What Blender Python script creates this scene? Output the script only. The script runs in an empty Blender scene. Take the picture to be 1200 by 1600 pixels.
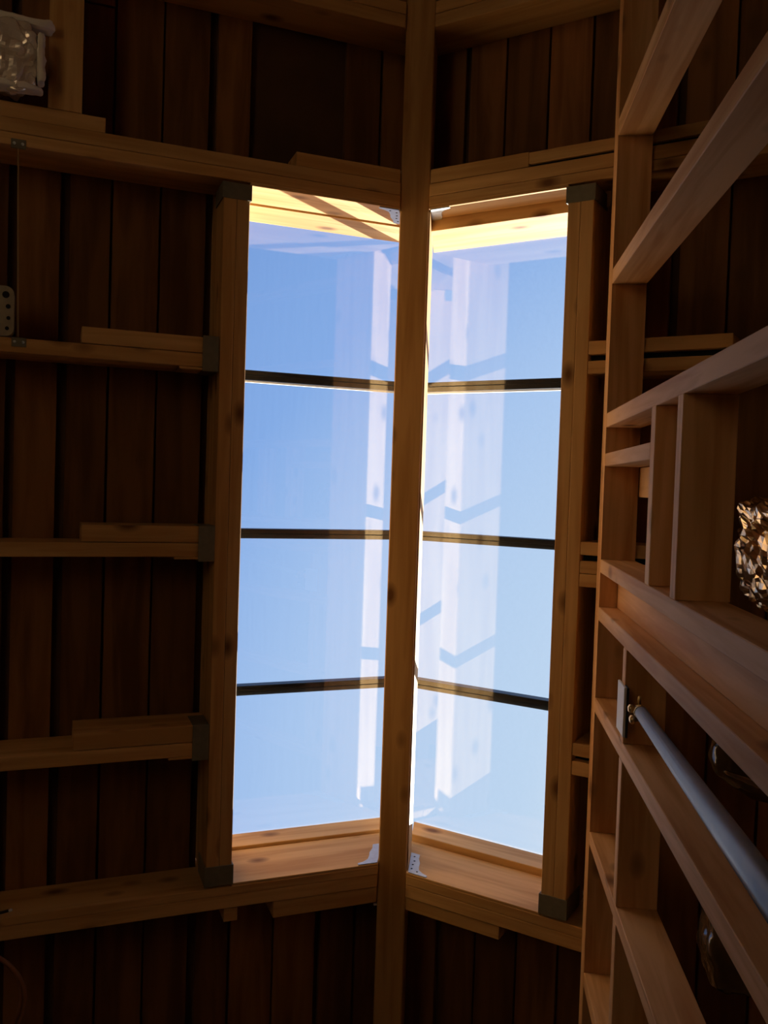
import bpy, bmesh, math, random
from mathutils import Vector, Matrix, noise
random.seed(7)
S = bpy.context.scene
COL = S.collection
CZ = 1.5                                   # eye height above the floor

# ------------------------------------------------------------------ camera
cam = bpy.data.cameras.new('camera')
cam.sensor_width = 36.0
cam.sensor_fit = 'AUTO'
cam.lens = 1347.7 / 1600.0 * 36.0
cam.clip_start = 0.02
camo = bpy.data.objects.new('camera', cam)
COL.objects.link(camo)
_M = ((0.9944, -0.0330, 0.1007), (0.0360, 0.9989, -0.0285), (-0.0997, 0.0320, 0.9945))
_r, _d, _f = (Vector(v).normalized() for v in _M)
camo.matrix_world = Matrix(((_r.x, -_d.x, -_f.x, 0.2028),
                            (_r.y, -_d.y, -_f.y, 0.0),
                            (_r.z, -_d.z, -_f.z, CZ),
                            (0, 0, 0, 1)))
S.camera = camo

# ------------------------------------------------------------------ sky, sun, exposure
SUN_DIR = Vector((0.427, 0.40, 0.904)).normalized()      # towards the sun
SKY_STOPS = ((0.57, (0.22, 0.40, 0.82)), (0.70, (0.27, 0.47, 0.90)), (0.82, (0.46, 0.65, 0.98)), (0.94, (0.60, 0.77, 1.0)))
world = bpy.data.worlds.new('sky')
S.world = world
world.use_nodes = True
wn = world.node_tree
wn.nodes.clear()
w_out = wn.nodes.new('ShaderNodeOutputWorld')
w_bg = wn.nodes.new('ShaderNodeBackground')
def wmath(op, a, b=None, c=None):
    n = wn.nodes.new('ShaderNodeMath'); n.operation = op
    for k, v in enumerate((a, b, c)):
        if v is None: continue
        if isinstance(v, (int, float)): n.inputs[k].default_value = v
        else: wn.links.new(v, n.inputs[k])
    return n.outputs[0]
w_tc = wn.nodes.new('ShaderNodeTexCoord')
w_dot = wn.nodes.new('ShaderNodeVectorMath'); w_dot.operation = 'DOT_PRODUCT'
wn.links.new(w_tc.outputs['Generated'], w_dot.inputs[0])
w_dot.inputs[1].default_value = SUN_DIR
# clear sky: deep blue away from the sun, paler towards it ...
w_ramp = wn.nodes.new('ShaderNodeValToRGB')
cr = w_ramp.color_ramp
cr.elements[0].position = 0.0; cr.elements[0].color = (0.20, 0.37, 0.80, 1)
cr.elements[1].position = 1.0; cr.elements[1].color = (0.85, 0.93, 1.0, 1)
for pos, col in SKY_STOPS:
    e = cr.elements.new(pos); e.color = (*col, 1)
wn.links.new(w_dot.outputs['Value'], w_ramp.inputs['Fac'])
# ... and paler again in the haze near the horizon
w_sep = wn.nodes.new('ShaderNodeSeparateXYZ')
wn.links.new(w_tc.outputs['Generated'], w_sep.inputs[0])
w_h = wmath('POWER', wmath('SUBTRACT', 1.0, wmath('MAXIMUM', w_sep.outputs['Z'], 0.0)), 4.0)
w_mix = wn.nodes.new('ShaderNodeMix'); w_mix.data_type = 'RGBA'
wn.links.new(w_h, w_mix.inputs['Factor'])
wn.links.new(w_ramp.outputs['Color'], w_mix.inputs[6])
w_mix.inputs[7].default_value = (0.72, 0.82, 0.95, 1)
w_bg.inputs['Strength'].default_value = 0.80
wn.links.new(w_mix.outputs[2], w_bg.inputs['Color'])
wn.links.new(w_bg.outputs[0], w_out.inputs['Surface'])

sun = bpy.data.lights.new('sun_offscreen', 'SUN')
sun.energy = 15.0
sun.angle = math.radians(0.55)
sun.color = (1.0, 0.95, 0.86)
suno = bpy.data.objects.new('sun_offscreen', sun)
COL.objects.link(suno)
suno.rotation_euler = SUN_DIR.to_track_quat('Z', 'Y').to_euler()
suno.location = (3, 3, 9)

S.view_settings.view_transform = 'Standard'
S.view_settings.look = 'None'
S.view_settings.gamma = 1.0
S.view_settings.use_curve_mapping = False
S.view_settings.exposure = 0.5

# ------------------------------------------------------------------ materials
def new_mat(name):
    m = bpy.data.materials.new(name)
    m.use_nodes = True
    nt = m.node_tree
    b = nt.nodes['Principled BSDF']
    return m, nt, b

def wood(name, light, dark, knot=(0.2, 0.09, 0.03), rough=0.65, grain=1.0, vary=0.25, knots=True, bump=0.25):
    """sawn lumber; the grain runs along the local x axis of each piece"""
    m, nt, b = new_mat(name)
    N, L = nt.nodes, nt.links
    tc = N.new('ShaderNodeTexCoord')
    oi = N.new('ShaderNodeObjectInfo')
    off = N.new('ShaderNodeVectorMath'); off.operation = 'SCALE'
    off.inputs[0].default_value = (13.1, 7.7, 5.3)
    L.new(oi.outputs['Random'], off.inputs['Scale'])
    add = N.new('ShaderNodeVectorMath'); add.operation = 'ADD'
    L.new(tc.outputs['Object'], add.inputs[0]); L.new(off.outputs[0], add.inputs[1])
    mp = N.new('ShaderNodeMapping')
    mp.inputs['Scale'].default_value = (2.2, 34 * grain, 34 * grain)
    L.new(add.outputs[0], mp.inputs['Vector'])
    n1 = N.new('ShaderNodeTexNoise'); n1.inputs['Scale'].default_value = 1.0
    n1.inputs['Detail'].default_value = 5; n1.inputs['Distortion'].default_value = 0.6
    L.new(mp.outputs[0], n1.inputs['Vector'])
    mp2 = N.new('ShaderNodeMapping')
    mp2.inputs['Scale'].default_value = (1.6, 13, 13)
    L.new(add.outputs[0], mp2.inputs['Vector'])
    n2 = N.new('ShaderNodeTexNoise'); n2.inputs['Scale'].default_value = 1.0
    n2.inputs['Detail'].default_value = 3
    L.new(mp2.outputs[0], n2.inputs['Vector'])
    mix = N.new('ShaderNodeMath'); mix.operation = 'MULTIPLY_ADD'
    mix.inputs[1].default_value = 0.55
    L.new(n1.outputs['Fac'], mix.inputs[0])
    m2 = N.new('ShaderNodeMath'); m2.operation = 'MULTIPLY'; m2.inputs[1].default_value = 0.45
    L.new(n2.outputs['Fac'], m2.inputs[0]); L.new(m2.outputs[0], mix.inputs[2])
    cr = N.new('ShaderNodeValToRGB')
    cr.color_ramp.elements[0].position = 0.40; cr.color_ramp.elements[0].color = (*dark, 1)
    cr.color_ramp.elements[1].position = 0.57; cr.color_ramp.elements[1].color = (*light, 1)
    L.new(mix.outputs[0], cr.inputs['Fac'])
    col = cr.outputs['Color']
    if knots:
        mp3 = N.new('ShaderNodeMapping'); mp3.inputs['Scale'].default_value = (5.0, 9.0, 9.0)
        L.new(add.outputs[0], mp3.inputs['Vector'])
        vo = N.new('ShaderNodeTexVoronoi'); vo.inputs['Scale'].default_value = 1.0
        L.new(mp3.outputs[0], vo.inputs['Vector'])
        kr = N.new('ShaderNodeValToRGB')
        kr.color_ramp.elements[0].position = 0.07; kr.color_ramp.elements[0].color = (1, 1, 1, 1)
        kr.color_ramp.elements[1].position = 0.22; kr.color_ramp.elements[1].color = (0, 0, 0, 1)
        L.new(vo.outputs['Distance'], kr.inputs['Fac'])
        km = N.new('ShaderNodeMix'); km.data_type = 'RGBA'
        L.new(kr.outputs['Color'], km.inputs['Factor'])
        L.new(col, km.inputs[6]); km.inputs[7].default_value = (*knot, 1)
        col = km.outputs[2]
    hv = N.new('ShaderNodeHueSaturation')
    mr = N.new('ShaderNodeMapRange')
    mr.inputs['To Min'].default_value = 1 - vary; mr.inputs['To Max'].default_value = 1 + vary
    L.new(oi.outputs['Random'], mr.inputs['Value'])
    L.new(mr.outputs[0], hv.inputs['Value']); L.new(col, hv.inputs['Color'])
    L.new(hv.outputs[0], b.inputs['Base Color'])
    b.inputs['Roughness'].default_value = rough
    b.inputs['Specular IOR Level'].default_value = 0.25
    bp = N.new('ShaderNodeBump'); bp.inputs['Strength'].default_value = bump
    bp.inputs['Distance'].default_value = 0.002
    L.new(n1.outputs['Fac'], bp.inputs['Height']); L.new(bp.outputs[0], b.inputs['Normal'])
    return m

def plain(name, col, rough=0.5, metal=0.0, noise_amt=0.0, nscale=20.0, bump=0.0, spec=0.5):
    m, nt, b = new_mat(name)
    N, L = nt.nodes, nt.links
    b.inputs['Base Color'].default_value = (*col, 1)
    b.inputs['Roughness'].default_value = rough
    b.inputs['Metallic'].default_value = metal
    b.inputs['Specular IOR Level'].default_value = spec
    if noise_amt or bump:
        tc = N.new('ShaderNodeTexCoord')
        n = N.new('ShaderNodeTexNoise'); n.inputs['Scale'].default_value = nscale
        n.inputs['Detail'].default_value = 4
        L.new(tc.outputs['Object'], n.inputs['Vector'])
        if noise_amt:
            cr = N.new('ShaderNodeValToRGB')
            cr.color_ramp.elements[0].position = 0.3
            cr.color_ramp.elements[0].color = (*[c * (1 - noise_amt) for c in col], 1)
            cr.color_ramp.elements[1].position = 0.7
            cr.color_ramp.elements[1].color = (*[min(1, c * (1 + noise_amt)) for c in col], 1)
            L.new(n.outputs['Fac'], cr.inputs['Fac']); L.new(cr.outputs[0], b.inputs['Base Color'])
        if bump:
            bp = N.new('ShaderNodeBump'); bp.inputs['Strength'].default_value = bump
            bp.inputs['Distance'].default_value = 0.01
            L.new(n.outputs['Fac'], bp.inputs['Height']); L.new(bp.outputs[0], b.inputs['Normal'])
    return m

def glass_mat():
    m = bpy.data.materials.new('skylight_glass'); m.use_nodes = True
    nt = m.node_tree; N, L = nt.nodes, nt.links
    N.clear()
    out = N.new('ShaderNodeOutputMaterial')
    tr = N.new('ShaderNodeBsdfTransparent'); tr.inputs[0].default_value = (0.95, 0.96, 0.96, 1)
    gl = N.new('ShaderNodeBsdfGlossy'); gl.inputs['Roughness'].default_value = 0.01
    fr = N.new('ShaderNodeFresnel'); fr.inputs['IOR'].default_value = 1.55
    ge = N.new('ShaderNodeNewGeometry')
    io = N.new('ShaderNodeMapRange')               # same reflectance from both faces of the thin pane
    io.inputs['To Min'].default_value = 1.85; io.inputs['To Max'].default_value = 1 / 1.85
    L.new(ge.outputs['Backfacing'], io.inputs['Value']); L.new(io.outputs[0], fr.inputs['IOR'])
    mx = N.new('ShaderNodeMixShader')
    L.new(fr.outputs[0], mx.inputs[0]); L.new(tr.outputs[0], mx.inputs[1]); L.new(gl.outputs[0], mx.inputs[2])
    L.new(mx.outputs[0], out.inputs['Surface'])
    return m

FIR = wood('fir_lumber', (0.72, 0.45, 0.19), (0.56, 0.31, 0.11), vary=0.14)
PINE = wood('pine_stud', (0.80, 0.485, 0.235), (0.60, 0.30, 0.11), vary=0.10)
REDFIR = wood('ridge_fir', (0.66, 0.39, 0.155), (0.50, 0.265, 0.09), vary=0.05)
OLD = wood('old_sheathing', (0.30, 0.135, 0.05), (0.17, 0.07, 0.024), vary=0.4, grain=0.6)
PLY = wood('plywood', (0.64, 0.44, 0.24), (0.52, 0.33, 0.15), grain=0.4, knots=False, vary=0.05)
CURB = wood('curb_pine', (0.72, 0.45, 0.19), (0.56, 0.31, 0.11), vary=0.06)
GALV = plain('galvanised_steel', (0.62, 0.68, 0.72), 0.5, 0.5, 0.08, 60)
GALVD = plain('dull_steel', (0.20, 0.19, 0.145), 0.65, 0.2, 0.1, 50)
BLACK = plain('black_bar', (0.012, 0.013, 0.016), 0.45)
WHITE = plain('white_paint', (0.85, 0.85, 0.85), 0.5)
DARKFOAM = plain('dark_sealing_strip', (0.012, 0.02, 0.016), 0.8)
FOIL = plain('crumpled_foil', (0.97, 0.90, 0.84), 0.24, 0.4)
TAPE = plain('white_tape', (0.92, 0.90, 0.86), 0.4)
BRASS = plain('brass', (0.78, 0.62, 0.34), 0.3, 1.0)
PIPEM = plain('blue_grey_pipe', (0.19, 0.225, 0.265), 0.40, 0.0, 0.06, 25)
CORDM = plain('brown_cord', (0.30, 0.12, 0.05), 0.6)
BEIGE = plain('beige_box', (0.42, 0.39, 0.30), 0.55, 0.3, 0.1, 40)
HOLE = plain('dark_hole', (0.01, 0.01, 0.01), 0.9)
DECK = plain('roof_deck', (0.10, 0.05, 0.025), 0.9, 0, 0.2, 8)
FLOORM = wood('floor_boards', (0.62, 0.44, 0.26), (0.50, 0.33, 0.17), knots=False, vary=0.0, grain=0.3)
GLASS = glass_mat()
DARKWALL = wood('wall_boards', (0.62, 0.43, 0.24), (0.50, 0.32, 0.16), knots=False)
GROUND = plain('pale_gravel', (0.66, 0.58, 0.48), 0.9, 0, 0.1, 3)
WRAP = plain('clear_wrap', (0.09, 0.055, 0.022), 0.14, 0.0, 0.45, 9, 0.6, 0.8)
GOLDFOIL = plain('gold_foil', (0.75, 0.60, 0.38), 0.2, 1.0, 0.3, 8)

# ------------------------------------------------------------------ helpers
def tag(o, label=None, cat=None, group=None, kind=None):
    if label: o['label'] = label
    if cat: o['category'] = cat
    if group: o['group'] = group
    if kind: o['kind'] = kind
    return o

def empty(name, loc):
    o = bpy.data.objects.new(name, None)
    COL.objects.link(o)
    o.location = loc
    o.empty_display_size = 0.05
    return o

def origin(parent):
    v = Vector((0, 0, 0))
    while parent is not None:
        v = v + parent.location if not parent.get('_m') else parent.matrix_basis.translation + v
        parent = parent.parent
    return v

def link_mesh(name, bm, mat, parent, M, smooth=False):
    bmesh.ops.recalc_face_normals(bm, faces=bm.faces)
    me = bpy.data.meshes.new(name)
    bm.to_mesh(me); bm.free()
    if smooth:
        for p in me.polygons: p.use_smooth = True
    for mm in (mat if isinstance(mat, (list, tuple)) else [mat]):
        me.materials.append(mm)
    o = bpy.data.objects.new(name, me)
    COL.objects.link(o)
    if parent is not None:
        o.parent = parent
        bpy_M = parent_world(parent).inverted() @ M
        o.matrix_basis = bpy_M
    else:
        o.matrix_basis = M
    return o

def parent_world(p):
    M = p.matrix_basis.copy()
    while p.parent is not None:
        p = p.parent
        M = p.matrix_basis @ M
    return M

def frame(c, e0, e1):
    e0 = Vector(e0).normalized(); e1 = Vector(e1).normalized()
    e2 = e0.cross(e1).normalized(); e1 = e2.cross(e0)
    M = Matrix((e0, e1, e2)).transposed().to_4x4()
    M.translation = c
    return M

def obox(name, c, e0, e1, l, w, h, mat, parent=None, bev=0.0015):
    """oriented box: l along e0 (grain), w along e1, h along e0 x e1; c = centre"""
    bm = bmesh.new()
    bmesh.ops.create_cube(bm, size=1.0)
    bmesh.ops.scale(bm, vec=(l, w, h), verts=bm.verts)
    if bev:
        bmesh.ops.bevel(bm, geom=list(bm.edges), offset=min(bev, min(l, w, h) * 0.3), segments=1, affect='EDGES')
    return link_mesh(name, bm, mat, parent, frame(Vector(c), e0, e1))

def abox(name, x0, x1, y0, y1, z0, z1, mat, parent=None, grain='x', bev=0.0015):
    """axis-aligned box; z is measured from the eye (CZ added)"""
    c = Vector(((x0 + x1) / 2, (y0 + y1) / 2, (z0 + z1) / 2 + CZ))
    d = {'x': x1 - x0, 'y': y1 - y0, 'z': z1 - z0}
    ax = {'x': (1, 0, 0), 'y': (0, 1, 0), 'z': (0, 0, 1)}
    b = {'x': 'y', 'y': 'z', 'z': 'x'}[grain]
    h = {'x': 'z', 'y': 'x', 'z': 'y'}[grain]
    return obox(name, c, ax[grain], ax[b], abs(d[grain]), abs(d[b]), abs(d[h]), mat, parent, bev)

# roof frames: plane of the rafter undersides on each side of the ridge
ZR, HW = 2.65, 0.0445
PITCH = {-1: 0.5035, 1: 0.4724}
OFF = -0.0141
def rp(s, X, Y, n=0.0):
    """point over X (|X| on the underside plane), lifted n along the roof normal"""
    t = PITCH[s]; k = math.hypot(1, t)
    z = ZR + OFF - t * (X - HW)
    return Vector((s * X + s * t / k * n, Y, z + n / k + CZ))
def raxes(s):
    t = PITCH[s]; k = math.hypot(1, t)
    return Vector((s / k, 0, -t / k)), Vector((s * t / k, 0, 1 / k))      # down the slope, normal
def rbox(name, s, X0, X1, y0, y1, n0, n1, mat, parent=None, grain='u', bev=0.0015, plumb=False):
    """box in the roof frame; plumb = upper end cut upright against the ridge"""
    u, nn = raxes(s)
    t = PITCH[s]; k = math.hypot(1, t)
    c = rp(s, (X0 + X1) / 2, (y0 + y1) / 2, (n0 + n1) / 2)
    L = abs(X1 - X0) * k
    if grain != 'u':
        return obox(name, c, (0, 1, 0), u, abs(y1 - y0), L, abs(n1 - n0), mat, parent, bev)
    o = obox(name, c, u, (0, 1, 0), L, abs(y1 - y0), abs(n1 - n0), mat, parent, bev)
    if plumb:
        for v in o.data.vertices:
            if v.co.x < 0:
                v.co.x -= t * ((n0 + n1) / 2 + s * v.co.z)
    return o

def plate(name, pts, thick, M, mat, parent=None, holes=()):
    """flat plate cut to an outline (local xy) with real thickness; holes = [(x, y, r)] as dark sunk discs"""
    bm = bmesh.new()
    vs = [bm.verts.new((x, y, 0)) for x, y in pts]
    f = bm.faces.new(vs)
    r = bmesh.ops.extrude_face_region(bm, geom=[f])
    bmesh.ops.translate(bm, vec=(0, 0, thick), verts=[v for v in r['geom'] if isinstance(v, bmesh.types.BMVert)])
    o = link_mesh(name, bm, mat, parent, M)
    for (x, y, rr) in holes:
        bm = bmesh.new()
        bmesh.ops.create_cone(bm, cap_ends=True, segments=10, radius1=rr, radius2=rr, depth=thick + 0.0012)
        link_mesh('nail_hole', bm, HOLE, o, M @ Matrix.Translation((x, y, thick / 2)))
    return o

def tube(name, pts, r, mat, parent=None, seg=10, radii=None, caps=True):
    pts = [Vector(p) for p in pts]
    c = sum(pts, Vector()) / len(pts)
    bm = bmesh.new()
    rings = []
    prev = None
    for i, p in enumerate(pts):
        a = pts[max(0, i - 1)]; b = pts[min(len(pts) - 1, i + 1)]
        d = (b - a).normalized()
        if prev is None:
            prev = d.orthogonal().normalized()
        prev = (prev - d * prev.dot(d)).normalized()
        q = d.cross(prev)
        rr = radii[i] if radii else r
        rings.append([bm.verts.new(p - c + (prev * math.cos(2 * math.pi * k / seg) + q * math.sin(2 * math.pi * k / seg)) * rr) for k in range(seg)])
    for A, B in zip(rings, rings[1:]):
        for k in range(seg):
            bm.faces.new((A[k], A[(k + 1) % seg], B[(k + 1) % seg], B[k]))
    if caps:
        bm.faces.new(rings[0]); bm.faces.new(rings[-1])
    return link_mesh(name, bm, mat, parent, Matrix.Translation(c), smooth=True)

def crumple(name, c, e0, e1, size, amp, scale, mat, parent=None, cuts=22, seed=0, power=4.0, flat=True):
    """pillow-like crumpled packet: superellipsoid with creased noise"""
    bm = bmesh.new()
    bmesh.ops.create_cube(bm, size=2.0)
    bmesh.ops.subdivide_edges(bm, edges=list(bm.edges), cuts=cuts, use_grid_fill=True)
    sd = Vector((seed * 3.1, seed * 1.7, seed * 5.3))
    for v in bm.verts:
        p = v.co.copy()
        k = (abs(p.x) ** power + abs(p.y) ** power + abs(p.z) ** power) ** (1 / power)
        p = p / k
        q = Vector((p.x * size[0] / 2, p.y * size[1] / 2, p.z * size[2] / 2))
        d = noise.noise_vector(q * scale + sd)
        rdg = abs(noise.noise(q * scale * 2.1 + sd * 1.3))
        v.co = q + d * amp + p.normalized() * (rdg - 0.25) * amp * 1.6
    return link_mesh(name, bm, mat, parent, frame(Vector(c), e0, e1), smooth=not flat)

# ------------------------------------------------------------------ the setting
YA, YB = -4.6, 3.2                 # gable ends
XL, XR = -3.7, 2.4                 # outer walls
SK0, SK1 = -0.838, 1.18            # skylight opening along the ridge
ND = 0.160                         # depth of the rafters = underside of the roof boards
OPX = 0.50                         # opening edge down the slope

fl = abox('floor', XL, XR, YA, YB, -CZ - 0.1, -CZ, FLOORM, None, 'y', 0); tag(fl, kind='structure')
def zroof(s, X, n): return rp(s, X, 0, n).z - CZ
def wall_with_opening():
    """left wall"""
    bm = bmesh.new()
    zt = zroof(-1, 3.7, ND) + CZ
    for (y0, y1, z0, z1) in ((YA, YB, 0, zt),):
        r = bmesh.ops.create_cube(bm, size=1.0)
        bmesh.ops.scale(bm, vec=(0.15, y1 - y0, z1 - z0), verts=r['verts'])
        bmesh.ops.translate(bm, vec=(XL - .075, (y0 + y1) / 2, (z0 + z1) / 2), verts=r['verts'])
    return link_mesh('wall_left', bm, DARKWALL, None, Matrix.Identity(4))
wl = wall_with_opening(); tag(wl, kind='structure')
gd = abox('ground', -40, 40, -40, 40, -CZ - 0.3, -CZ - 0.101, GROUND, None, 'x', 0); tag(gd, kind='structure')
wr = abox('wall_right', XR, XR + 0.15, YA, YB, -CZ, zroof(1, 2.4, ND), PLY, None, 'y', 0); tag(wr, kind='structure')
def gable(name, y0, y1):
    bm = bmesh.new()
    prof = [(XL - .15, 0), (XR + .15, 0), (XR + .15, zroof(1, 2.55, .17) + CZ), (0, ZR + OFF + .25 + CZ), (XL - .15, zroof(-1, 3.85, .17) + CZ)]
    a = [bm.verts.new((x, y0, z)) for x, z in prof]
    b = [bm.verts.new((x, y1, z)) for x, z in prof]
    bm.faces.new(a); bm.faces.new(b)
    for i in range(5):
        bm.faces.new((a[i], a[(i + 1) % 5], b[(i + 1) % 5], b[i]))
    tag(link_mesh(name, bm, PLY, None, Matrix.Identity(4)), kind='structure')
gable('wall_back', YA - .15, YA)
gable('wall_front', YB, YB + .15)

# roof deck (one mesh, opening left for the skylight), boards under it as pieces
def deck():
    bm = bmesh.new()
    n0, n1 = ND + 0.022, ND + 0.055
    for s, XE in ((-1, 3.9), (1, 2.6)):
        def slab(X0, X1, y0, y1):
            vs = [bm.verts.new(rp(s, X, y, n)) for n in (n0, n1) for (X, y) in ((X0, y0), (X1, y0), (X1, y1), (X0, y1))]
            for q in ((0, 1, 2, 3), (4, 5, 6, 7), (0, 1, 5, 4), (1, 2, 6, 5), (2, 3, 7, 6), (3, 0, 4, 7)):
                bm.faces.new([vs[i] for i in q])
        slab(0.521, XE, YA - .2, YB + .2)
        slab(-0.10, 0.521, YA - .2, -0.86)
        slab(-0.10, 0.521, 1.215, YB + .2)
    o = link_mesh('ceiling', bm, DECK, None, Matrix.Identity(4))
    return tag(o, kind='structure')
CEIL = deck()
def course(edges, XE):
    e = list(edges)
    while e[-1] < XE: e.append(e[-1] + 0.120)
    return list(zip(e, e[1:]))
for s, bands in ((-1, course((-0.028, 0.059, 0.177, 0.303, 0.430, 0.541, 0.661, 0.783), 3.6)),
                 (1, course((-0.024, 0.087, 0.200, 0.325, 0.445, 0.565), 2.3))):
    for i, (X, Xn) in enumerate(bands):
        X1 = Xn - random.choice((0.005, 0.006, 0.008, 0.016, 0.022))
        drop = random.choice((0.0, 0.0, 0.0, 0.003))
        if X < 0.50:
            segs = [(YA, SK0 - 0.075), (SK1 + 0.07, YB)]
            if s < 0 and i in (2, 3): segs = segs[1:] + [(YA, -1.46)]      # bay where two boards are missing
        else:
            cut = random.uniform(-.3, .3) + random.choice((-1.6, 1.75))
            segs = [(YA, cut - .003), (cut + .003, YB)]
        if X < 0.50 and X1 > 0.521:
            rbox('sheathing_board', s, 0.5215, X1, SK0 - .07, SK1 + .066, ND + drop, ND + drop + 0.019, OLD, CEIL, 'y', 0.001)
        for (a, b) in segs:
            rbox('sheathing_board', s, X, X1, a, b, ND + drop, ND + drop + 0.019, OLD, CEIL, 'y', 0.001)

# ------------------------------------------------------------------ skylight glazing
GN = 0.325                          # inner face of the glass above the rafter undersides
MUL = (-0.342, 0.176, 0.696)
for s, wname in ((-1, 'window_1'), (1, 'window_2')):
    w = empty(wname, rp(s, 0.25, 0.17, GN)); tag(w, kind='structure')
    ys = [SK0 + 0.004] + list(MUL) + [SK1 + 0.004]
    for a, b in zip(ys, ys[1:]):
        rbox('pane', s, -0.1465 if s < 0 else -0.139, 0.515, a + 0.0015, b - 0.0015, GN, GN + 0.006, GLASS, w, 'y', 0)
    for y in MUL:
        g = rbox('glazing_bar', s, -0.145, 0.515, y - 0.016, y + 0.016, GN + 0.0062, GN + 0.045, BLACK, w, 'u')
    rbox('lit_edge_strip', s, -0.145, 0.515, MUL[0] + 0.018, MUL[0] + 0.024, GN + 0.0062, GN + 0.020, WHITE, w, 'u', 0.0005)  # white strip stands in for the light-catching edge of the first bar
    # curb around the opening and thin lining boards added over the lit rafter faces
    yb = SK1 if s < 0 else SK1 + 0.022
    if s < 0:
        rbox('curb_board', s, HW, 0.521, SK0 - 0.034, SK0 + 0.005, ND, GN, CURB, w, 'u', plumb=True)
        rbox('added_lining', s, HW, 0.452, SK0 - 0.008, SK0, 0.0015, ND - .001, CURB, w, 'u', 0.001, plumb=True)
        rbox('curb_board', s, HW, 0.521, SK1 - 0.010, SK1 + 0.034, 0.226, GN, CURB, w, 'u', plumb=True)
    else:
        rbox('curb_board', s, HW, 0.521, SK0 - 0.034, SK0 + 0.036, 0.100, GN, CURB, w, 'u', plumb=True)
        rbox('added_lining', s, HW, 0.439, SK0 - 0.008, SK0, 0.0015, 0.099, CURB, w, 'u', 0.001, plumb=True)
        rbox('curb_board', s, HW, 0.521, yb - 0.022, yb + 0.034, 0.226, GN, CURB, w, 'u', plumb=True)
    rbox('added_lining', s, HW, 0.452 if s < 0 else 0.439, yb, yb + 0.008, 0.0015, 0.222, CURB, w, 'u', 0.001, plumb=True)
    rbox('curb_board', s, HW, 0.521, yb + 0.009, yb + 0.036, ND, 0.222, CURB, w, 'u', plumb=True)
    rbox('curb_board', s, 0.453 if s < 0 else 0.440, 0.521, SK0 + (0.006 if s < 0 else 0.037), yb - (0.011 if s < 0 else 0.023), ND, GN, CURB, w, 'y')
    if s < 0:
        rc = abox('ridge_cap', -0.02, 0.02, -0.9, 1.25, 3.165, 3.235, BLACK, w, 'y')
        for y in (-0.86, 1.21):
            abox('bracket', -0.012, 0.012, y - 0.012, y + 0.012, 2.90, 3.168, BLACK, rc, 'z')
# ------------------------------------------------------------------ ridge beam
rb = empty('ridge_beam', (0, 0.1, ZR + CZ))
tag(rb, 'long brown ridge beam running between the two skylight slopes', 'beam')
abox('beam', -HW, HW, YA, YB, ZR, ZR + 0.185, REDFIR, rb, 'y', 0.003)
abox('added_lining', HW, HW + 0.004, SK0 + .001, SK1 + .02, ZR + 0.006, ZR + 0.185, CURB, rb, 'y', 0.0008)['label'] = 'thin paler board added on the sunlit side of the ridge beam'  # paler skin added so the ridge's sunlit side reads brighter than the beam
abox('added_lining', -HW, HW + 0.004, SK0 + .001, SK1, ZR + 0.1852, ZR + 0.192, CURB, rb, 'y', 0.0008)  # same added paler skin over the sunlit ridge top
for (x, y) in ((-HW - .004, -0.955), (-HW - .004, 1.318)):
    sc = tube('screw_tip', [(x + .01, y, ZR + .012 + CZ), (x - .006, y, ZR + .004 + CZ)], 0.004, WHITE, rb, 8)

# ------------------------------------------------------------------ rafters
def hanger_flange(s, side, Y, parent):
    """galvanised hanger flange at the ridge, lying on the rafter face; side=+1 face looks to +Y"""
    u, nn = raxes(s)
    h = 0.145
    pts = [(0.0, 0.0), (0.062, 0.0), (0.066, 0.012), (0.050, 0.018), (0.036, 0.034), (0.034, 0.060), (0.036, 0.085), (0.030, 0.115), (0.032, h), (0.0, h)]
    base = rp(s, HW + (0.0005 if s < 0 else 0.0045), Y, 0.004)
    t = PITCH[s]; k = math.hypot(1, t)
    pts = [(x / k, y - x * t / k) for x, y in pts]           # upright along the ridge, foot along the rafter
    hol = [(x / k, y - x * t / k, r) for x, y, r in ((0.010, 0.03, 0.0032), (0.012, 0.06, 0.0032), (0.016, 0.088, 0.0032), (0.014, 0.12, 0.0032), (0.03, 0.018, 0.0032))]
    e0 = Vector((s, 0, 0)); e1 = Vector((0, 0, 1))
    M = Matrix((e0, e1, e0.cross(e1))).transposed().to_4x4()
    M.translation = base
    th = 0.003 * (1 if e0.cross(e1).y * side > 0 else -1)
    plate('hanger_flange', pts, th, M, GALV, parent, hol)

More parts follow.
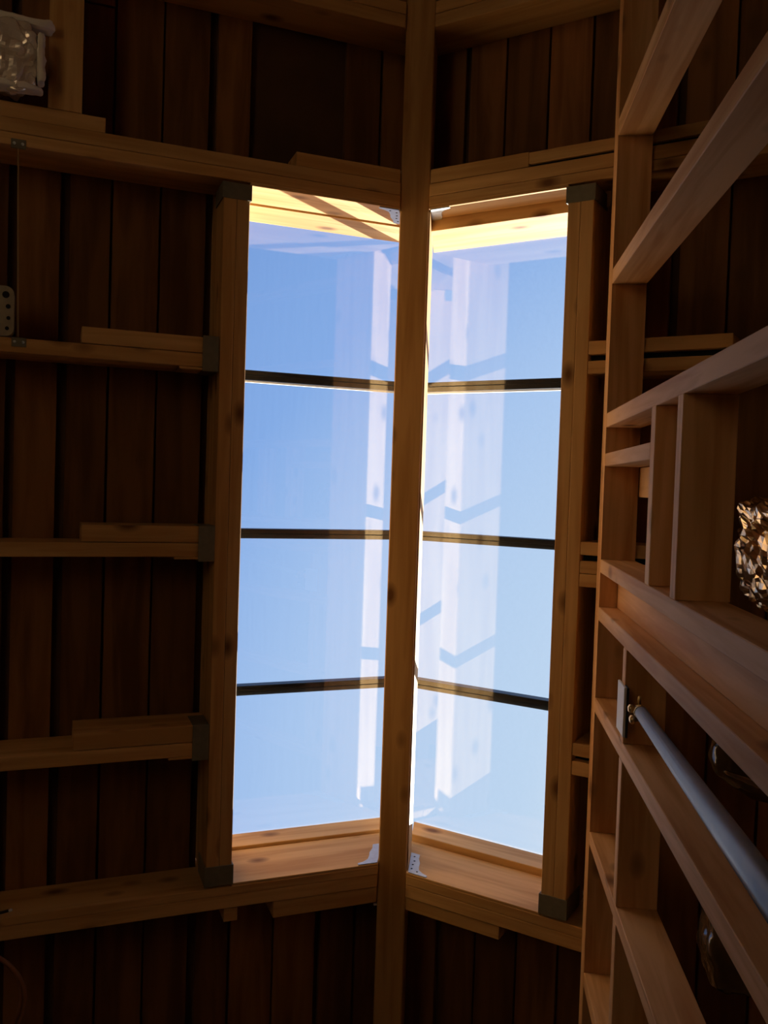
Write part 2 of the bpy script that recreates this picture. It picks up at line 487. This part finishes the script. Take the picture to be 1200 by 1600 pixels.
def rafter(s, plies, label, extra=(), hang=None, gaps=(), end=None, inner=HW, d=ND):
    """plies: [(y0,y1,Xinner,Xouter)], all with their undersides on the roof plane"""
    XE = 3.65 if s < 0 else 2.35
    y0 = min(p[0] for p in plies); y1 = max(p[1] for p in plies)
    r = empty('rafter', rp(s, 0.6, (y0 + y1) / 2, 0))
    tag(r, label, 'rafter', 'rafters of the roof')
    for (a, b, xi, xo) in plies:
        rbox('ply', s, inner if xi is None else xi, XE if xo is None else xo, a, b, 0, d, FIR, r, 'u', plumb=xi is None)
    for (a, b, xi, xo, n0, n1) in extra:
        rbox('filler_board', s, xi, xo, a, b, n0, n1, FIR, r, 'u', plumb=xi < .06)
    for (a, b, xi, xo, n0) in gaps:
        rbox('sealing_strip', s, xi, xo, a, b, n0, d, DARKFOAM, r, 'u', 0)
    if hang:
        ha, hb, hx0, hx1 = hang
        h = empty('joist_hanger', rp(s, (hx0 + hx1) / 2, (ha + hb) / 2, -0.002)); h.parent = r
        h.matrix_basis = parent_world(r).inverted() @ Matrix.Translation(rp(s, (hx0 + hx1) / 2, (ha + hb) / 2, -0.002))
        rbox('strap', s, hx0, hx1, ha - .003, hb + .003, -0.003, 0.0, GALVD, h, 'u', 0.0005)
        rbox('strap', s, hx0, hx1, ha - .004, ha - .001, -0.003, 0.1, GALVD, h, 'u', 0.0005)
        rbox('strap', s, hx0, hx1, hb + .001, hb + .004, -0.003, 0.1, GALVD, h, 'u', 0.0005)
    return r

g = 0.0012
# left slope, from the top of the picture downwards along the ridge
rafter(-1, [(-1.455, -1.417 - g, None, None), (-1.417, -1.378, None, None)],
       'doubled rafter one bay past the sunlit skylight end, on the slope opposite the stud wall')
r1l = rafter(-1, [(-0.916, -0.878 - g, None, None), (-0.878, SK0 - .0082, None, None)],
       'doubled rafter at the sunlit skylight end, foil packet resting on it',
       extra=[(-0.957, -0.917, HW + .002, 0.335, 0.004, 0.10), (-0.958, -0.917, 0.806, 1.9, 0.006, 0.09)])
hanger_flange(-1, 1, SK0 + .0005, r1l)
rafter(-1, [(-0.351, -0.313, 0.523, None)],
       'rafter on steel hanger carrying the small beige electrical box',
       extra=[(-0.397, -0.353, 0.523, 0.850, 0.0, 0.14), (-0.312, -0.305, 0.56, 0.62, 0.0, 0.1)], hang=(-0.398, -0.306, 0.523, 0.563))
rafter(-1, [(0.184, 0.223, 0.520, None)],
       'rafter on steel hanger meeting the middle of the trimmer opposite the stud wall',
       extra=[(0.136, 0.182, 0.520, 0.842, 0.0, 0.14), (0.2235, 0.230, 0.56, 0.62, 0.0, 0.1)], hang=(0.138, 0.232, 0.520, 0.561))
rafter(-1, [(0.755, 0.794, 0.522, None)],
       'rafter on steel hanger nearest the shaded skylight end, opposite the stud wall',
       extra=[(0.706, 0.753, 0.522, 0.850, 0.0, 0.14), (0.7945, 0.801, 0.56, 0.622, 0.0, 0.1)], hang=(0.708, 0.803, 0.522, 0.563))
r5l = rafter(-1, [(SK1 + .0082, 1.214 - g, None, None), (1.214, 1.252, None, None)],
       'doubled rafter at the shaded skylight end, brown cord hanging beside it',
       extra=[(1.253, 1.304, HW + .002, 0.338, 0.004, 0.10), (1.253, 1.294, 0.434, 0.470, 0.004, 0.12)])
hanger_flange(-1, -1, SK1 - .0005, r5l)
# right slope
rafter(1, [(-1.455, -1.417 - g, None, None), (-1.417, -1.378, None, None)],
       'doubled rafter one bay past the sunlit skylight end, on the stud wall slope')
r1r = rafter(1, [(-0.912, -0.874 - g, None, None), (-0.874, SK0 - .0082, None, None)],
       'doubled rafter with dark sealing strip at the sunlit skylight end, over the stud wall',
       extra=[(-0.957, -0.914, HW + .002, 0.330, 0.004, 0.12), (-0.953, -0.921, 0.332, 2.3, 0.0, 0.12)],
       gaps=[(-0.921, -0.912, 0.332, 2.3, 0.015)])
hanger_flange(1, 1, SK0 + .0005, r1r)
rafter(1, [(-0.356, -0.321, 0.508, None)], 'rafter over the stud wall, first after the sunlit skylight end',
       extra=[(-0.410, -0.374, 0.508, 0.845, 0.0, 0.14)], gaps=[(-0.374, -0.356, 0.508, 0.845, 0.03)])
rafter(1, [(0.193, 0.228 - g, 0.508, 0.68), (0.228, 0.264, 0.508, 0.68)], 'three-ply rafter over the stud wall by the bay with blocking boards',
       extra=[(0.140, 0.176, 0.508, 0.68, 0.0, 0.14)], gaps=[(0.176, 0.193, 0.508, 0.68, 0.03)])
rafter(1, [(0.750, 0.789, 0.508, 0.68)], 'rafter over the stud wall, last before the shaded skylight end',
       extra=[(0.700, 0.735, 0.508, 0.68, 0.0, 0.14)], gaps=[(0.735, 0.750, 0.508, 0.68, 0.03)])
r5r = rafter(1, [(SK1 + .0302, 1.240 - g, None, 0.68), (1.240, 1.278, None, 0.68)],
       'doubled rafter at the shaded skylight end, over the stud wall',
       extra=[(1.279, 1.320, HW + .002, 0.328, 0.004, 0.10)])
hanger_flange(1, -1, SK1 + .022, r5r)

# trimmers along the outer sides of the opening
def trimmer(s, xi, xo, y0, y1, label):
    t = empty('trimmer_beam', rp(s, (xi + xo) / 2, (y0 + y1) / 2, 0))
    tag(t, label, 'beam', 'skylight trimmers')
    xm = (xi + xo) / 2
    rbox('ply', s, xi, xm - .0006, y0, y1, 0.002, ND, FIR, t, 'y')
    rbox('ply', s, xm + .0006, xo, y0, y1, 0.0, ND, FIR if s > 0 else REDFIR, t, 'y')
    for a, b in ((y0, y0 + 0.045), (y1 - 0.058, y1)):
        h = rbox('joist_hanger', s, xi - .003, xo + .002, a, b, -0.004, -0.0005, GALVD, t, 'y', 0.0005)
        rbox('strap', s, xi - .004, xi - .001, a, b, -0.004, 0.11, GALVD, h, 'y', 0.0005)
        rbox('strap', s, xo + .001, xo + .004, a, b, -0.004, 0.11, GALVD, h, 'y', 0.0005)
trimmer(-1, 0.453, 0.520, SK0, SK1, 'doubled trimmer beam with steel hangers, on the skylight side opposite the stud wall')
trimmer(1, 0.440, 0.507, SK0, SK1 + .022, 'doubled trimmer beam with steel hangers, on the skylight side along the stud wall')

# short trimmer between the two upper left rafters
sb = rbox('blocking_board', -1, 0.860, 0.936, -1.377, -0.9585, 0.004, 0.12, FIR, None, 'y')
tag(sb, 'wide short blocking board standing beside the foil packet between two rafters', 'board')

# ------------------------------------------------------------------ stud wall under the right slope
XW, DW = 0.552, 0.089
ZP = 2.335
def sloped_plate():
    bm = bmesh.new()
    za, zb = zroof(1, XW, 0) - .0008, zroof(1, XW + DW, 0) - .0008
    prof = [(XW, ZP), (XW + DW, ZP), (XW + DW, zb), (XW, za)]
    cx, cz = XW + DW / 2, ZP + .02
    hl = (YB - YA) / 2 - .01
    A = [bm.verts.new((-hl, x - cx, z - cz)) for x, z in prof]; B = [bm.verts.new((hl, x - cx, z - cz)) for x, z in prof]
    bm.faces.new(A); bm.faces.new(B)
    for i in range(4): bm.faces.new((A[i], A[(i + 1) % 4], B[(i + 1) % 4], B[i]))
    M = Matrix(((0, 1, 0, cx), (1, 0, 0, (YA + YB) / 2), (0, 0, 1, cz + CZ), (0, 0, 0, 1)))
    return link_mesh('top_plate', bm, PINE, None, M)
tp = tag(sloped_plate(), 'long top plate of the stud wall running under the rafters', 'plate')
studs = [(-0.976, -0.932, 'pale wall stud level with the sunlit end of the skylight', 0),
         (-0.586, -0.547, 'pale wall stud between the sunlit skylight end and the bay with blocking boards', 0),
         (-0.208, -0.170, 'wall stud on the sunlit side of the bay with two flat blocking boards', 0),
         (0.180, 0.216, 'wall stud on the shaded side of the bay with two flat blocking boards', 0),
         (0.2165, 0.3065, 'wide recessed filler stud sandwiched between two flush wall studs', 0.046),
         (0.307, 0.343, 'wall stud beside the recessed filler stud, towards the blue-grey pipe', 0),
         (0.550, 0.589, 'wall stud just past the blue-grey pipe with brass valve', 0),
         (0.913, 0.948, 'wall stud in front of the plastic-wrapped bundle', 0),
         (1.298, 1.336, 'wall stud level with the shaded end of the skylight', 0)]
for a, b, lab, rec in studs:
    st = abox('wall_stud', XW + rec, XW + DW, a, b, -CZ, ZP, PINE, None, 'z')
    tag(st, lab, 'stud', 'studs of the wall')
def block(y0, y1, z0, z1, lab, d=DW, x0=XW):
    o = abox('blocking_board', x0, x0 + d, y0, y1, z0, z1, PINE, None, 'y')
    tag(o, lab, 'board', 'blocking boards between studs')
block(-0.170, 0.180, 1.715, 1.755, 'flat blocking board, upper of the pair between two wall studs')
block(-0.170, 0.180, 1.498, 1.537, 'flat blocking board, lower of the pair between two wall studs', 0.091)
block(0.343, 0.550, 1.915, 1.952, 'flat blocking board behind the white plate and the brass valve')
block(0.589, 0.913, 1.915, 1.952, 'flat blocking board between the pipe stud and the plastic-wrapped bundle stud')
block(0.948, 1.298, 1.908, 1.945, 'flat blocking board in the last stud bay by the shaded skylight end')
cs = abox('cripple_stud', XW, XW + DW, -0.101, -0.067, 1.755, ZP, PINE, None, 'z')
tag(cs, 'short cripple stud standing on the upper flat blocking board', 'stud')
ob = abox('wood_block', XW + DW + .001, XW + DW + .036, -0.066, 0.012, 2.20, 2.33, PINE, None, 'z')
tag(ob, 'small pale wood block on the back of the top plate beside the cripple stud', 'block')

# ------------------------------------------------------------------ pipe with brass valve, white plate
top = Vector((0.570, 0.456, 1.82 + CZ))
dirp = Vector((0.119, 0.142, 1.0)).normalized()
low = top - dirp * 2.2
pp = empty('pipe', low); tag(pp, 'blue-grey round pipe leaning through the stud bay with brass valve end', 'pipe')
tube('pipe_tube', [low, low + dirp * 1.1, top], 0.0132, PIPEM, pp, 20)
vb = tube('valve_body', [top - dirp * .004, top + dirp * .012, top + dirp * .016, top + dirp * .034, top + dirp * .036, top + dirp * .05],
          .01, BRASS, pp, 8, radii=[.0155, .0155, .010, .010, .014, .014])
side = Vector((-0.75, 0.1, 0.0)).normalized()
for k, (dz, l) in enumerate(((0.024, 0.026), (-0.002, 0.024))):
    b0 = top + dirp * dz + Vector((0, (-.008, .012)[k], 0))
    tube('valve_knob', [b0, b0 + side * l * .5, b0 + side * l * .6, b0 + side * l * .85, b0 + side * l], .006, BRASS, vb, 10, radii=[.005, .005, .009, .0095, .005])
hd = top + dirp * .046
tube('valve_handle', [hd + Vector((0, -.028, .004)), hd + Vector((0, -.014, .010)), hd + Vector((0, .0, .012)), hd + Vector((0.004, .022, .008)), hd + Vector((.01, .034, -.004))],
     .004, BRASS, vb, 8)
wp = empty('white_plate', (XW - .002, 0.47, 1.93 + CZ)); tag(wp, 'thin white plate fixed upright to the blocking behind the brass valve', 'plate')
abox('plate', XW - 0.006, XW - 0.0005, 0.420, 0.528, 1.888, 1.968, WHITE, wp, 'y', 0.001)
abox('plate_edge', XW - 0.0004, XW + 0.004, 0.420, 0.5285, 1.884, 1.9145, BLACK, wp, 'y', 0.0005)

# ------------------------------------------------------------------ things on the left slope
# foil packet on the doubled rafter, top left
fp = empty('foil_packet', rp(-1, 1.0, -0.965, -0.02)); tag(fp, 'crumpled silver foil packet with white taped edges tucked beside the blocking board', 'packet')
u, nn = raxes(-1)
fc = rp(-1, 1.047, -1.062, -0.008)
crumple('foil_body', fc, u, (0, 1, 0), (0.20, 0.165, 0.10), 0.017, 15, FOIL, fp, 24, 3, 5)
crumple('tape_edge', rp(-1, 0.951, -1.062, -0.028), (0, 1, 0), u, (0.13, 0.020, 0.05), 0.006, 20, TAPE, fp, 9, 5, 5, False)
crumple('tape_edge', rp(-1, 1.03, -0.980, -0.035), u, (0, 1, 0), (0.19, 0.016, 0.05), 0.006, 22, TAPE, fp, 9, 6, 5, False)
crumple('tape_edge', rp(-1, 1.01, -1.155, -0.010), u, (0, 1, 0), (0.19, 0.022, 0.06), 0.007, 22, TAPE, fp, 9, 8, 5, False)

# electrical box and its wire
eb = empty('electrical_box', rp(-1, 1.03, -0.355, 0.0)); tag(eb, 'small beige metal electrical box with round knockouts standing on a rafter', 'electrical box')
M = Matrix((Vector((0, 1, 0)), -u, Vector((0, 1, 0)).cross(-u))).transposed().to_4x4()
def rounded(w, h, r, k=4):
    P = []
    for cx, cy, a0 in ((w / 2 - r, h / 2 - r, 0), (-w / 2 + r, h / 2 - r, 90), (-w / 2 + r, -h / 2 + r, 180), (w / 2 - r, -h / 2 + r, 270)):
        for i in range(k + 1):
            a = math.radians(a0 + 90 * i / k); P.append((cx + r * math.cos(a), cy + r * math.sin(a)))
    return P
M.translation = rp(-1, 1.045, -0.420, 0.010)
zs = M.col[2].to_3d().dot(nn)
plate('box_body', rounded(0.13, 0.10, 0.02), 0.045 * (1 if zs > 0 else -1), M, BEIGE, eb, ())
for (x, y, rr) in ((0.045, 0.034, .005), (0.018, 0.037, .005), (-0.012, 0.036, .006), (-0.042, 0.030, .009), (0.0, 0.0, 0.012), (.035, -.02, .008), (-.035, -.02, .008)):
    bm = bmesh.new(); bmesh.ops.create_cone(bm, cap_ends=True, segments=12, radius1=rr, radius2=rr, depth=0.002)
    link_mesh('knockout', bm, HOLE, eb, M @ Matrix.Translation((x, y, 0.0)))
wz = -0.006
wire = tube('wire', [rp(-1, 0.997, SK0 + .002, wz), rp(-1, 0.994, -0.6, wz + .004), rp(-1, 0.990, -0.352, wz)], 0.0022, plain('tan_wire', (0.42, 0.27, 0.12), 0.6), None, 6)
tag(wire, 'thin tan wire stretched between two rafters past the electrical box', 'wire')
def clip(Y, X, lab):
    c = empty('wire_clip', rp(-1, X, Y, -0.004)); tag(c, lab, 'clip')
    rbox('clip_plate', -1, X - .016, X + .016, Y - .012, Y + .012, -0.0035, 0.0, GALVD, c, 'u', .0006)
    for dx in (-.009, .009):
        tube('screw_head', [rp(-1, X + dx, Y, -.006), rp(-1, X + dx, Y, -.003)], .004, GALV, c, 8)
clip(-0.850, 0.997, 'small steel wire clip on the doubled rafter at the wire\'s upper end')
clip(-0.340, 0.988, 'small shiny wire clip on the rafter below the electrical box')

# hook and hanging brown cord at the lower left
hk = empty('hook', rp(-1, 0.99, 1.19, -.004)); tag(hk, 'small dark screw hook in the doubled rafter above the brown cord', 'hook')
tube('hook_shank', [rp(-1, 1.03, 1.172, -.006), rp(-1, 1.0, 1.170, -.008), rp(-1, 0.985, 1.168, -.006)], .004, BLACK, hk, 8)
tube('hook_tip', [rp(-1, 0.986, 1.168, -.010), rp(-1, 0.980, 1.168, -.004)], .004, GALV, hk, 8)
pts = []
for k in range(29):                                # a full loop slung from the rafter
    a = 2 * math.pi * k / 28 - math.pi / 2
    pts.append(rp(-1, 1.10 - 0.155 * math.cos(a), 1.415 + 0.160 * math.sin(a), -0.012 + 0.006 * math.sin(3 * a)))
cl = empty('cord', pts[0]); tag(cl, 'brown cord hanging in a loose loop beside the doubled rafter', 'cord')
tube('cord_strand', pts, .006, CORDM, cl, 8)
tube('cord_strand', [p + Vector((-.018 * math.sin(math.pi * i / 28), .004 * math.sin(i), .004)) for i, p in enumerate(pts)], .006, CORDM, cl, 8)

# ------------------------------------------------------------------ things behind the stud wall
gf = crumple('foil_insulation', (0.84, 0.115, 1.83 + CZ), (0, 1, 0), (0, 0, 1), (0.22, 0.30, 0.12), 0.016, 15, GOLDFOIL, None, 22, 11, 4)
tag(gf, 'crumpled golden foil insulation behind the bay with two flat blocking boards', 'insulation')
wb = empty('wrapped_roll', (0.80, 0.50, 1.62 + CZ)); tag(wb, 'clear plastic wrapped roll lying behind the blue-grey pipe', 'roll')
crumple('roll_body', (0.80, 0.53, 1.72 + CZ), (1, 0.35, 0), (0, 0, 1), (0.24, 0.12, 0.12), 0.006, 14, WRAP, wb, 16, 14, 2.6, False)
crumple('roll_rim', (0.80, 0.555, 1.665 + CZ), (1, 0.35, 0), (0, 1, 0), (0.22, 0.012, 0.012), 0.003, 30, GOLDFOIL, wb, 8, 15, 3, False)
pb = empty('wrapped_bundle', (0.72, 0.9, 1.5 + CZ)); tag(pb, 'dark bundle in clear glossy plastic behind the lowest stud bays', 'bundle')
crumple('bundle_body', (0.735, 0.845, 1.72 + CZ), (0, 1, 0), (0, 0, 1), (0.22, 0.12, 0.09), 0.008, 13, WRAP, pb, 18, 21, 5, False)
pn = abox('plywood_panel', 0.93, 0.942, -0.165, 0.06, 1.2, 2.2, PLY, None, 'z')
tag(pn, 'brown plywood panel standing behind the bay with two flat blocking boards', 'panel')
